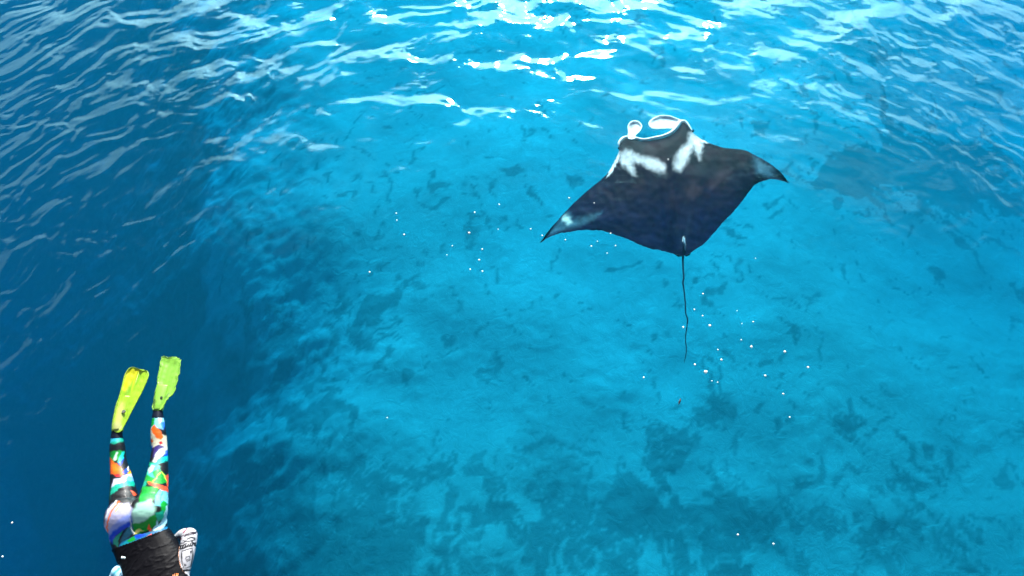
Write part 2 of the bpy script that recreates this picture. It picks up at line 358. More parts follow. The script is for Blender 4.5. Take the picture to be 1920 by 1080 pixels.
# distance of each section from the body's centre line, 0 in the middle and 1 at a wing tip
midu = (PAR[:, 0]+PAR[:, 2])/2; mi = np.argmin(abs(midu-1250)); span = np.where(np.arange(nt_) < mi, (midu[mi]-midu)/(midu[mi]-midu[0]), (midu-midu[mi])/(midu[-1]-midu[mi])).clip(0, 1)
left = np.arange(nt_) < mi
ss = (1-np.cos(np.linspace(0, math.pi, ns_)))/2
wingz = MZ + .07*np.sin(span*math.pi*.9)*.7 - .16*span**2 + np.where(left, .0, .03)*span      # wings rise from the body, then droop
tip = sstep(.72, 1, span)
verts_t, verts_b = [], []
for i in range(nt_):
    u = PAR[i, 0] + (PAR[i, 2]-PAR[i, 0])*ss; v = PAR[i, 1] + (PAR[i, 3]-PAR[i, 1])*ss
    endf = min(1., span[i] if False else 1.)
    prof = (ss+.0)**.5*(1-ss)**.85*1.9
    half = (.022 + .085*math.exp(-(span[i]/.30)**2) + .03*math.exp(-(span[i]/.6)**2))*(1-span[i]**6)
    if not left[i]: pass
    z0 = wingz[i] - .035*tip[i]*np.sin(ss*math.pi)                 # the tips curl up a little at the edges
    # head is lifted and blunt at the front, back slopes to the tail
    bodyw = math.exp(-(span[i]/.28)**2)
    ridge = .028*math.exp(-(span[i]/.05)**2)*np.sin(ss*math.pi)
    blunt = (1-(1-np.minimum(ss/.10, 1))**2)**.5
    pt = half*((1-bodyw)*prof + bodyw*(blunt*(1-ss**1.6)*.95)) + ridge
    pb = half*.75*((1-bodyw)*prof + bodyw*(blunt*(1-ss**1.3)))
    top = z0 + pt + .002; bot = z0 - pb - .002
    verts_t.append(W(u, v, top)); verts_b.append(W(u, v, z0)*[1, 1, 0] + np.c_[0*ss, 0*ss, bot])
VT = np.array(verts_t); VB = np.array(verts_b)
# slight folds and waviness of the wing sheet
fold = .006*gn(VT[..., 0]*6, VT[..., 1]*6, 12) + .004*gn(VT[..., 0]*14, VT[..., 1]*14, 13)
VT[..., 2] += fold; VB[..., 2] += fold
VB[:, 0] = VT[:, 0] - [0, 0, .004]; VB[:, -1] = VT[:, -1] - [0, 0, .004]
n0 = nt_*ns_; vv = np.r_[VT.reshape(-1, 3), VB.reshape(-1, 3)]
gf = grid_faces(nt_, ns_); fl = [tuple(q[::-1]) for q in gf] + [tuple(q+n0) for q in gf]
for i in range(nt_-1):
    for j, r_ in ((0, 1), (ns_-1, 0)):
        a, b = i*ns_+j, (i+1)*ns_+j
        fl.append((a, b, b+n0, a+n0) if r_ else (b, a, a+n0, b+n0))
for i, r_ in ((0, 0), (nt_-1, 1)):
    for j in range(ns_-1):
        a, b = i*ns_+j, i*ns_+j+1
        fl.append((a, b, b+n0, a+n0) if r_ else (b, a, a+n0, b+n0))
uv = PX(VT.reshape(-1, 3))
dark = np.array(lin(14, 9, 18)); brown = np.array(lin(40, 25, 33)); navy = np.array(lin(2, 14, 46))
k1 = sstep(430, 270, uv[:, 1] + 22*fbm(uv[:, 0]/70, uv[:, 1]/70, 31, 4))[:, None]
k2 = sstep(-.1, .5, fbm(uv[:, 0]/38, uv[:, 1]/38, 35, 5, .6))[:, None]; blot = (1+.5*fbm(uv[:, 0]/22, uv[:, 1]/22, 37, 4))[:, None]
base = navy*(1-k1) + dark*k1; base = base*(1-.6*k2*k1) + brown*(.6*k2*k1)  # rear skin tinted blue for light scattered by the water
white = lin(192, 198, 204); pale = lin(150, 170, 190); tipc = lin(52, 92, 112)
marks = [
 ([(1326,345),(1340,330),(1352,318),(1366,312),(1372,322),(1362,338),(1345,345),(1334,352)], lin(62,48,58), 9, .5),
 ([(1283,352),(1300,346),(1316,352),(1312,364),(1300,372),(1288,366)], lin(60,48,56), 8, .5),
 ([(1255,345),(1262,342),(1268,378),(1262,388),(1256,384)], lin(40,34,48), 6, .5),
 ([(1120,352),(1128,350),(1148,362),(1152,378),(1143,372),(1132,358)], lin(46,34,42), 6, .4),
 ([(1166,286),(1176,281.5),(1184,284),(1198,293),(1218,295),(1234,301),(1247,311),(1246,321),(1236,322),(1218,316),(1202,306),(1188,302),(1186,312),(1192,329),(1180,321),(1170,311),(1162,300)], white, 6.5, .92),
 ([(1292,250),(1301,250),(1315,261),(1317,274),(1312,299),(1306,288),(1302,275),(1296,281),(1287,305),(1276,319),(1264,316),(1263,304),(1273,283),(1288,270),(1291,259)], white, 6.5, .92),
 ([(1153,301),(1160,286),(1164,284),(1158,303),(1146,325),(1136,334)], white, 1.6),
 ([(1313,259),(1322,263),(1330,269),(1322,268),(1314,264)], white, 1.6),
 # wing tips: reflections and pale underside painted in blue-grey
 ([(1030,434),(1048,413),(1062,399),(1070,400),(1074,412),(1100,405),(1128,398),(1112,412),(1084,424),(1062,429),(1042,435),(1026,442)], tipc, 6, .85),
 ([(1055,408),(1062,403),(1070,411),(1072,418),(1064,420),(1056,414)], lin(170,205,205), 4, .8),
 ([(1412,291),(1430,303),(1448,315),(1464,328),(1448,332),(1430,331),(1418,326),(1412,308)], tipc, 7, .5),
 ([(1420,300),(1440,312),(1462,328),(1436,330),(1421,322)], lin(90,130,150), 5, .4),
 ([(1262,425),(1266,424),(1282,448),(1292,405),(1295,402),(1288,452),(1281,462)], lin(24,44,66), 4, .5),
 ([(1279,444),(1283,444),(1286,458),(1283,460)], lin(200,220,225), 1.5, .9),  # pale streak: highlight of the dorsal fin, painted on the back
]
ct = paint(uv, base, marks, 2.6, 3)*np.clip(blot, .55, 1.4)
# thin dark line along the wing edges
edge = np.minimum(np.tile(ss, nt_), 1-np.tile(ss, nt_))*np.repeat(np.hypot(PAR[:, 0]-PAR[:, 2], PAR[:, 1]-PAR[:, 3]), ns_)
ke = (sstep(2.4, .8, edge)*np.repeat(sstep(.62, .75, span), ns_))[:, None]; ct = ct*(1-ke) + np.array(lin(16, 24, 46))*ke
cbm = np.tile(lin(225, 228, 230), (n0, 1))
manta = empty('manta_ray', tuple(W(1255, 370, MZ)))
tag(manta, 'black manta ray with white shoulder patches gliding just under the blue water', 'manta ray')
skin = skin_material('manta_skin', .6, .02, .4)
mesh_obj('body', vv, fl, skin, manta, colors=np.r_[ct, cbm])

# white lip round the wide mouth
lipp = [(1160.5,272,1.2),(1161,266,2.6),(1168,258.5,3.2),(1178,256,3.0),(1192,257.5,2.3),(1207,260.5,2.3),(1225,257.5,2.4),(1243,253.5,2.5),(1258,247,2.9),(1267,238,3.4),(1274,228.5,3.6),(1283,226.5,3.0),(1290,233,2.2),(1297,244,1.0)]
lp = cr(lipp, 90); zc = MZ + .03 + .028*np.sin(np.linspace(0, math.pi, 90)*1)
v, f = tube(W(lp[:, 0], lp[:, 1]+1.3, zc), (lp[:, 2]+.5)/190, 10)
mesh_obj('mouth_rim', v, f, skin, manta, colors=np.tile(lin(238, 242, 244), (len(v), 1)))
def fin_pad(outline, zfun, name, inner, label):
    """cupped paddle with a thick rolled rim, from its outline"""
    out = cr(outline+[outline[0]], 61)[:-1]; c0 = out.mean(0); rings = [1, .97, .9, .8, .65, .45, .22]; vs = []; cs = []
    for q, s in enumerate(rings):
        pts = c0 + (out-c0)*s; z = zfun(pts) + (.014*math.sqrt(max(0, 1-((s-.93)/.09)**2)) if s > .85 else -.012*(1-s/.85))
        vs.append(W(pts[:, 0], pts[:, 1], z)); shade = paint(pts, np.tile(lin(236, 240, 244), (len(pts), 1)), inner, .6, 9, 3); cs.append(shade)
    for q, s in enumerate(rings):
        pts = c0 + (out-c0)*s; p = W(pts[:, 0], pts[:, 1], zfun(pts)); p[:, 2] -= .016*math.sqrt(max(0, 1-s**4))+.004; vs.append(p); cs.append(np.tile(lin(225, 230, 235), (len(pts), 1)))
    n = len(out); R = len(rings); v = np.concatenate(vs); c_ = np.concatenate(cs); fs = []
    for q in range(R-1):
        for j in range(n):
            a = q*n+j; b = q*n+(j+1) % n; fs.append((a, b, b+n, a+n)); a2 = (R+q)*n+j; b2 = (R+q)*n+(j+1) % n; fs.append((b2, a2, a2+n, b2+n))
    for j in range(n): a = j; b = (j+1) % n; fs.append((b, a, R*n+a, R*n+b))
    v = np.r_[v, [v[(R-1)*n:R*n].mean(0)], [v[(2*R-1)*n:2*R*n].mean(0)]]; c_ = np.r_[c_, [c_[(R-1)*n]], [c_[-1]]]
    for j in range(n): a = (R-1)*n+j; b = (R-1)*n+(j+1) % n; fs.append((a, b, len(v)-2)); a = (2*R-1)*n+j; b = (2*R-1)*n+(j+1) % n; fs.append((b, a, len(v)-1))
    o = mesh_obj(name, v, fs, skin, manta, colors=c_); o['label'] = label; return o
fin_pad([(1178,261),(1176.5,254),(1177.5,247),(1176.5,238),(1180,230),(1189,225.5),(1198,228),(1204,235),(1203,241.5),(1198,248),(1192,254),(1191,260),(1184,262)], lambda p: MZ+.06+0*p[:, 0], 'cephalic_fin',
        [([(1182,234),(1188,229),(1194,230),(1188,235),(1184,241),(1181,241)], lin(125,130,150), 2.2, .7)], 'small white paddle shaped head fin')
fin_pad([(1262,241),(1247,241),(1232,241.5),(1221,240.5),(1215.5,233),(1219,225.5),(1229,219),(1240,215.8),(1257,217),(1268,221),(1276,225),(1273,233),(1267,239)], lambda p: MZ+.05+.0*p[:, 0], 'cephalic_fin',
        [([(1224,225),(1232,220.5),(1244,218.5),(1258,219.5),(1265,223.5),(1262,225.5),(1245,223.5),(1232,225.5)], lin(120,122,160), 1.8, .75), ([(1240,232),(1262,234),(1262,237.5),(1240,236)], lin(190,185,215), 2.5, .6)], 'broad white head fin rolled inwards')
# eyes on the corners of the head
for eu, ev in ((1161.5, 278), (1298.5, 245.5)):
    bm = bmesh.new(); bmesh.ops.create_uvsphere(bm, u_segments=14, v_segments=9, radius=.017); me = bpy.data.meshes.new('eye'); bm.to_mesh(me); bm.free()
    o = bpy.data.objects.new('eye', me); COL.objects.link(o); o.location = tuple(W(eu, ev, MZ-.005)); me.materials.append(skin)
    ca = me.color_attributes.new('col', 'FLOAT_COLOR', 'POINT'); ca.data.foreach_set('color', np.tile([*lin(12, 14, 20), 1], len(me.vertices)).astype(np.float32))
    for p_ in me.polygons: p_.use_smooth = True
    o.parent = manta; o.matrix_parent_inverse = Matrix.Translation(manta.location).inverted()
# dorsal fin, pelvic fins and tail
def slab(name, pts, zt, th, col, parent, mat, label=None):
    pts = np.array(pts, float); t_ = W(pts[:, 0], pts[:, 1], zt); b_ = t_ - [0, 0, th]; n = len(pts)
    fs = [tuple(range(n))[::-1], tuple(range(n, 2*n))] + [(j, (j+1) % n, n+(j+1) % n, n+j) for j in range(n)]
    o = mesh_obj(name, np.r_[t_, b_], fs, mat, parent, colors=np.tile(col, (2*n, 1)), smooth=False)
    if label: o['label'] = label
    return o
d0 = W([1281.5, 1283.5, 1285], [445, 456, 470], [MZ+.045, MZ+.085, MZ+.03])
v, f = tube(cr(d0, 16), np.interp(np.linspace(0, 1, 16), [0, .3, .8, 1], [.003, .011, .009, .003]), 8)
mesh_obj('dorsal_fin', v, f, skin, manta, colors=np.tile(lin(95, 125, 145), (len(v), 1)))
for pts in ([(1264,475),(1274,474),(1282,476),(1281,480),(1272,480)], [(1284,477),(1292,473),(1297,470),(1294,477),(1286,480)]):
    slab('pelvic_fin', pts, MZ-.01, .012, lin(20, 24, 40), manta, skin)
tp = cr([(1281.5,474,3.0),(1280.5,486,2.0),(1281,505,1.7),(1282,520,1.6),(1280.5,530,1.7),(1281,534,1.6),(1283,548,1.35),(1285,570,1.3),(1286,588,1.2),(1289,598,1.35),(1288,612,1.1),(1285.5,630,1.0),(1285.5,640,1.05),(1287,655,.9),(1285.5,668,.75),(1282.5,681,.3)], 120)
v, f = tube(W(tp[:, 0], tp[:, 1], MZ-.01-.05*np.linspace(0, 1, 120)), tp[:, 2]*.0047, 8)
mesh_obj('tail', v, f, skin, manta, colors=np.tile(lin(14, 20, 42), (len(v), 1)))

# ------------------------------------------------------------------ white flecks of foam floating on the surface
m, t = material('foam_fleck'); tcx = N(t, 'ShaderNodeTexCoord'); nn = N(t, 'ShaderNodeTexNoise', i_Scale=80.); L(t, tcx.outputs['Object'], nn.inputs['Vector'])
b = N(t, 'ShaderNodeBsdfPrincipled', i_Roughness=.35); L(t, mix(t, nn.outputs['Fac'], (.8, .9, .88), (.95, .97, .94)), b.inputs['Base Color']); o_ = N(t, 'ShaderNodeOutputMaterial'); L(t, b.outputs[0], o_.inputs['Surface'])
bm = bmesh.new(); bmesh.ops.create_icosphere(bm, subdivisions=2, radius=1)
for q in bm.verts: q.co *= 1+.12*math.sin(q.co.x*5+q.co.y*3); q.co.z *= .7
fleck_me = bpy.data.meshes.new('foam_fleck'); bm.to_mesh(fleck_me); bm.free(); fleck_me.materials.append(m)
for p_ in fleck_me.polygons: p_.use_smooth = True
TAILG = 'foam flecks scattered beyond the manta tail'; WINGG = 'foam flecks near the left wing of the manta'; OPENG = 'foam flecks on open water left of the manta'
FL = [(1318,551,1.6,TAILG),(1302,580,1.5,TAILG),(1317.5,592,1.3,TAILG),(1331,610,2.4,TAILG),(1281,613,1.9,TAILG),(1391,607,1.0,TAILG),(1412,604,1.5,TAILG),(1390,637,1.2,TAILG),
 (1409,650,2.2,TAILG),(1471,660,2.3,TAILG),(1346.5,655,1.3,TAILG),(1353,674,2.0,TAILG),(1303,683,1.8,TAILG),(1323.5,697,3.1,TAILG),(1435,704,1.9,TAILG),(1514.6,689,2.0,TAILG),(1469,738.5,1.6,TAILG),
 (1207,708,1.5,TAILG),(1335,713.6,1.0,TAILG),(1346,716,1.1,TAILG),(1417,484,1.1,TAILG),(1382,583,.9,TAILG),(1481,782,1.2,TAILG),(1383,1003,1.5,TAILG),(1450,1020,1.5,TAILG),
 (1067,372,1.8,WINGG),(1114,381,1.2,WINGG),(995,430,1.4,WINGG),(1016.5,442,1.6,WINGG),(1060,450,1.4,WINGG),(1108.6,462,1.5,WINGG),(1120,453,1.3,WINGG),(1154,461,1.5,WINGG),(1138.5,475,1.3,WINGG),(1145,438,1.5,WINGG),(1252.6,300,1.6,WINGG),
 (743,401,1.5,OPENG),(744,414,1.3,OPENG),(757.5,440,1.8,OPENG),(890,399,1.7,OPENG),(879.5,437,2.3,OPENG),(904,467,1.7,OPENG),(898.5,487,1.8,OPENG),(881.5,505,1.5,OPENG),(904.5,508.5,1.6,OPENG),(936,384,1.5,OPENG),(934,430,1.1,OPENG),
 (848,461,1.2,OPENG),(838,478,1.1,OPENG),(693,511,1.6,OPENG),(24,981,1.5,OPENG),(7,1045,1.4,OPENG),(726,784,1.0,OPENG)]
ORD = 'first second third fourth fifth sixth seventh eighth ninth tenth eleventh twelfth thirteenth fourteenth fifteenth sixteenth seventeenth eighteenth nineteenth twentieth'.split()
ORD += ['twenty-'+o for o in ORD[:9]]
WAY = {TAILG: (1, 'white foam fleck of those around the manta tail, {} counting down the picture'), WINGG: (0, 'white foam fleck of those by the manta left wing, {} counting from the wing side left edge'), OPENG: (1, 'white foam fleck of those on open water left of the manta, {} counting down')}
LAB = {}
for g_, (ax_i, txt) in WAY.items():
    for n_, q_ in enumerate(sorted([q for q in FL if q[3] == g_], key=lambda q: q[ax_i])):
        LAB[q_[:2]] = ('tiny ' if q_[2] < 1.5 else 'larger ' if q_[2] > 2.1 else 'small ') + txt.format(ORD[n_]).replace('from the wing side left edge', 'from the left')
SPECIAL = {(1323.5,697): 'largest white foam fleck, below the tip of the manta tail', (1252.6,300): 'white foam fleck in front of the dark head of the manta', (1281,613): 'white foam fleck touching the left side of the manta tail',
 (1514.6,689): 'white foam fleck furthest right of those beyond the manta tail', (879.5,437): 'biggest white foam fleck on open water left of the manta wing tip', (693,511): 'white foam fleck alone, furthest left of those in mid water',
 (7,1045): 'white foam fleck at the bottom left corner, beside the swimmer', (24,981): 'white foam fleck left of the swimmer, above the corner fleck', (1016.5,442): 'white foam fleck touching the left wing tip of the manta', (1207,708): 'white foam fleck alone, left of the tail tip and below it',
 (1383,1003): 'white foam fleck near the bottom edge, over dark rubble right of centre', (1450,1020): 'lowest white foam fleck of the right half, near the bottom edge', (726,784): 'faint white foam fleck alone over pale sand below centre', (1417,484): 'faint white foam fleck alone, right of the tail root of the manta'}
for (fu, fv, fr_, grp) in FL:
    o = bpy.data.objects.new('foam_fleck', fleck_me); COL.objects.link(o)
    p = W(fu, fv, 0.); z = float(wave(np.array([p[0]]), np.array([p[1]]))[0]); s = fr_/240*1.15
    o.location = (p[0], p[1], z + s*.45); o.scale = (s*.95, s*1.05, s); o.rotation_euler = (0, 0, random.random()*6)
    tag(o, SPECIAL.get((fu, fv), LAB[(fu, fv)]), 'foam fleck', grp)
# a dark scrap of weed drifting below the tail
dm = skin_material('dead_weed', .6, .2, .4)
sp_ = cr([(1276,747,.5),(1275,751,1.9),(1273.5,755,1.6),(1272.5,759,.4)], 14)
v, f = tube(W(sp_[:, 0], sp_[:, 1], .004), sp_[:, 2]/240, 8)
o = mesh_obj('weed_scrap', v, f, dm, None, colors=np.tile(lin(45, 40, 42), (len(v), 1))); tag(o, 'small dark scrap of weed drifting below the manta tail tip', 'seaweed')
# ------------------------------------------------------------------ the swimmer
SC = 1/247.
prims = []                                        # (world point, radius, group) used to know which limb a vertex belongs to
def etube(bm, pts, n=22, group='', sub=5):
    """limb with elliptical sections; pts (px, py, z, half width in layout px, half height in m)"""
    P = cr(pts, (len(pts)-1)*sub+1); path = W(P[:, 0], P[:, 1], P[:, 2]); k = len(P); rows = []
    for i in range(k):
        t_ = path[min(i+1, k-1)]-path[max(i-1, 0)]; t_ /= np.linalg.norm(t_)
        a = np.cross(t_, [0, 0, 1.]); a /= np.linalg.norm(a); b = np.cross(a, t_); rx = P[i, 3]*SC; rz = P[i, 4]
        th = np.linspace(0, 2*math.pi, n, endpoint=False)
        rows.append([bm.verts.new(path[i] + rx*math.cos(q)*a + rz*math.sin(q)*b) for q in th]); prims.append((path[i], (rx+rz)/2, group))
    for i in range(k-1):
        for j in range(n): bm.faces.new((rows[i][j], rows[i+1][j], rows[i+1][(j+1) % n], rows[i][(j+1) % n]))
    bm.faces.new(rows[0]); bm.faces.new(rows[-1][::-1])
def ball(bm, c_, r, group=''):
    p = W(c_[0], c_[1], c_[2]); mtx = Matrix.Translation(p.tolist()) @ Matrix.Diagonal((r[0]*SC, r[1]*SC, r[2], 1))
    bmesh.ops.create_uvsphere(bm, u_segments=24, v_segments=16, radius=1, matrix=mtx); prims.append((p, min(r[0]*SC, r[2]), group))
bm = bmesh.new()
def R(x, y, z, r): return (x, y, z, r, r*SC)
etube(bm, [R(219,808,-.05,8.5), R(219,822,-.06,10.5), R(220,838,-.07,13.5), R(222,866,-.09,14.5), R(227,895,-.08,18.5), R(231,925,-.06,23.5), R(235,958,-.04,28)], group='leg')
etube(bm, [R(296,770,-.06,8), R(296,786,-.06,10.5), R(297,812,-.07,14), R(299,842,-.09,14), R(297,876,-.08,17.5), R(292,910,-.06,22), R(285,948,-.04,28)], group='leg')
ball(bm, (219,808,-.05), (9,9,.035), 'foot'); ball(bm, (296,770,-.06), (8.5,8.5,.035), 'foot')
etube(bm, [(219,808,-.05,8,.03), (222,795,-.05,9,.032), (227,776,-.045,10,.025), (231,762,-.04,9,.016), (233,754,-.04,6,.01)], group='foot')
etube(bm, [(296,770,-.06,7.5,.03), (297,762,-.06,8.5,.03), (300,747,-.06,9.5,.024), (303,733,-.06,8.5,.015), (304,726,-.06,6,.01)], group='foot')
ball(bm, (232,970,-.015), (33,37,.125), 'hip'); ball(bm, (278,961,-.01), (33,36,.125), 'hip')
etube(bm, [(257,962,-.07,44,.09), (259,990,-.06,51,.105), (265,1014,-.06,48,.10), (279,1040,-.055,50,.095), (289,1068,-.05,53,.105), (292,1102,-.05,58,.11), (293,1128,-.06,54,.10), (296,1147,-.07,34,.075)], 30, 'torso')
etube(bm, [R(295,1138,-.06,17), R(298,1160,-.08,14.5), R(300,1182,-.11,15)], group='neck')
ball(bm, (301,1196,-.11), (19,25,.105), 'head'); ball(bm, (301,1199,-.16), (14,16,.075), 'head')
ball(bm, (301,1197,-.235), (3.5,5,.02), 'head')                                                 # nose
for s_ in (-1, 1): ball(bm, (301+19*s_,1193,-.13), (2.5,6,.03), 'head')                         # ears
# right arm folded back under the body, left arm reaching forward
etube(bm, [R(322,1124,-.07,15), R(336,1106,-.06,14), R(343,1076,-.05,10.5), R(350,1040,-.04,12.5), R(355,1008,-.06,13.5)], group='arm_r')
ball(bm, (355,1004,-.065), (13.5,13,.055), 'arm_r')
etube(bm, [R(355,1004,-.065,12), R(344,1003,-.10,10.5), R(331,1012,-.15,8.5), R(320,1020,-.21,7)], group='arm_r')
etube(bm, [R(258,1124,-.08,15), R(243,1108,-.09,14.5), R(231,1086,-.07,14), R(224,1074,-.06,13)], group='arm_l')
ball(bm, (224,1074,-.06), (14,13,.05), 'arm_l')
etube(bm, [R(224,1074,-.06,12), R(210,1096,-.11,11), R(198,1122,-.15,8.5), R(192,1142,-.17,7)], group='arm_l')
def hand(wx_, wy_, wz, ax_, ay_, az, side, group):
    """palm, four unequal curled fingers and a thumb leaving the side of the palm; a is the reach direction (px, px, m)"""
    a = np.array([ax_, ay_]); a = a/np.linalg.norm(a); p = np.array([-a[1], a[0]])*side
    def at(f, s, dz=0): q = np.array([wx_, wy_]) + a*f + p*s; return (q[0], q[1], wz + az*f/20 + dz)
    q0, q1, q2 = at(0, 0), at(10, 0), at(22, 0)
    etube(bm, [(*q0, 7, .022), (*q1, 10, .017), (*q2, 10.5, .013)], 16, group, 3)
    for i, (ln, s) in enumerate(((18, -8), (21, -2.8), (19.5, 2.6), (15, 7.8))):
        b0, b1, b2, b3 = at(19, s*.95), at(22+ln*.35, s*1.15, -.006), at(22+ln*.72, s*1.25, -.020), at(22+ln*.95, s*1.25, -.038)
        etube(bm, [(*b0, 2.5, .0095), (*b1, 2.3, .009), (*b2, 2.0, .008), (*b3, 1.6, .0065)], 10, group, 3)
    t0, t1, t2 = at(6, -7), at(14, -14, -.006), at(23, -16.5, -.016)
    etube(bm, [(*t0, 3.5, .013), (*t1, 2.8, .011), (*t2, 2.1, .008)], 10, group, 3)
hand(319, 1021, -.22, -8, 14, -.02, 1, 'hand'); hand(192, 1143, -.175, -4, 20, -.01, -1, 'hand')
me = bpy.data.meshes.new('body_cage'); bm.to_mesh(me); bm.free()
tmp = bpy.data.objects.new('body_cage', me); COL.objects.link(tmp)
rm = tmp.modifiers.new('r', 'REMESH'); rm.mode = 'VOXEL'; rm.voxel_size = .0062; rm.use_smooth_shade = True
sm = tmp.modifiers.new('s', 'SMOOTH'); sm.factor = .5; sm.iterations = 5
dg = bpy.context.evaluated_depsgraph_get(); ev = bpy.data.meshes.new_from_object(tmp.evaluated_get(dg)); bpy.data.objects.remove(tmp); bpy.data.meshes.remove(me)
ev.name = 'body'; nv_ = len(ev.vertices); BV = np.empty(nv_*3, np.float32); ev.vertices.foreach_get('co', BV); BV = BV.reshape(-1, 3).astype(float)
BN = np.empty(nv_*3, np.float32); ev.vertices.foreach_get('normal', BN); BN = BN.reshape(-1, 3).astype(float)
BF = [tuple(p.vertices) for p in ev.polygons]
pp = np.array([p[0] for p in prims]); pr = np.array([p[1] for p in prims]); pg = np.array([p[2] for p in prims])
grp_ = np.empty(nv_, object)
for i in range(0, nv_, 4000):
    dd = np.linalg.norm(BV[i:i+4000, None]-pp[None], axis=2)-pr[None]; am = (pg == 'arm_r') | (pg == 'arm_l'); da = dd[:, am]; dn = np.where(am[None], 9, dd); grp_[i:i+4000] = np.where(da.min(1) < .006, pg[am][da.argmin(1)], pg[dn.argmin(1)])
BU = PX(BV)
person = empty('person', tuple(W(262, 980, 0)))
tag(person, 'swimmer face down at the surface in colourful leggings, black top and lime fins', 'person')
skinm = skin_material('person_skin', .45, .4, .08)
bc = np.tile(lin(196, 138, 106), (nv_, 1))
mesh_obj('body', BV, BF, skinm, person, colors=bc)
def shell(name, mask, off, colors, mat, label=None, wrinkle=None):
    idx = -np.ones(nv_, int); fs = [f_ for f_ in BF if all(mask[q] for q in f_)]
    used = np.unique(np.array([q for f_ in fs for q in f_])); idx[used] = np.arange(len(used))
    v_ = BV + BN*off
    if wrinkle is not None: v_ = v_ + BN*wrinkle[:, None]
    o = mesh_obj(name, v_[used], [tuple(idx[list(f_)]) for f_ in fs], mat, person, colors=colors[used])
    s_ = o.modifiers.new('thickness', 'SOLIDIFY'); s_.thickness = .0025; s_.offset = -1
    if label: o['label'] = label
    return o
isleg = np.isin(grp_, ['leg', 'hip', 'torso'])
hem = 1030-(BU[:, 0]-215)*.37
ank = np.where(BU[:, 0] < 262, 819, 781)
def stroke(pts, w):
    w = w*1.35
    pts = np.array(pts, float); n_ = len(pts); L_, R_ = [], []
    for i in range(n_):
        t_ = pts[min(i+1, n_-1)]-pts[max(i-1, 0)]; t_ = t_/np.linalg.norm(t_); q = np.array([-t_[1], t_[0]])*w/2; L_.append(pts[i]+q); R_.append(pts[i]-q)
    return [tuple(x) for x in L_+R_[::-1]]
black = lin(12, 14, 22); orange = lin(246, 120, 32); green = lin(16, 150, 62); teal = lin(30, 165, 140); blue = lin(20, 90, 210); ltblue = lin(110, 190, 225)
lav = lin(205, 205, 228); wht = lin(225, 235, 235); red = lin(220, 40, 70); dgreen = lin(6, 70, 60); yel = lin(235, 225, 150); coral = lin(240, 110, 90); purp = lin(60, 45, 110)
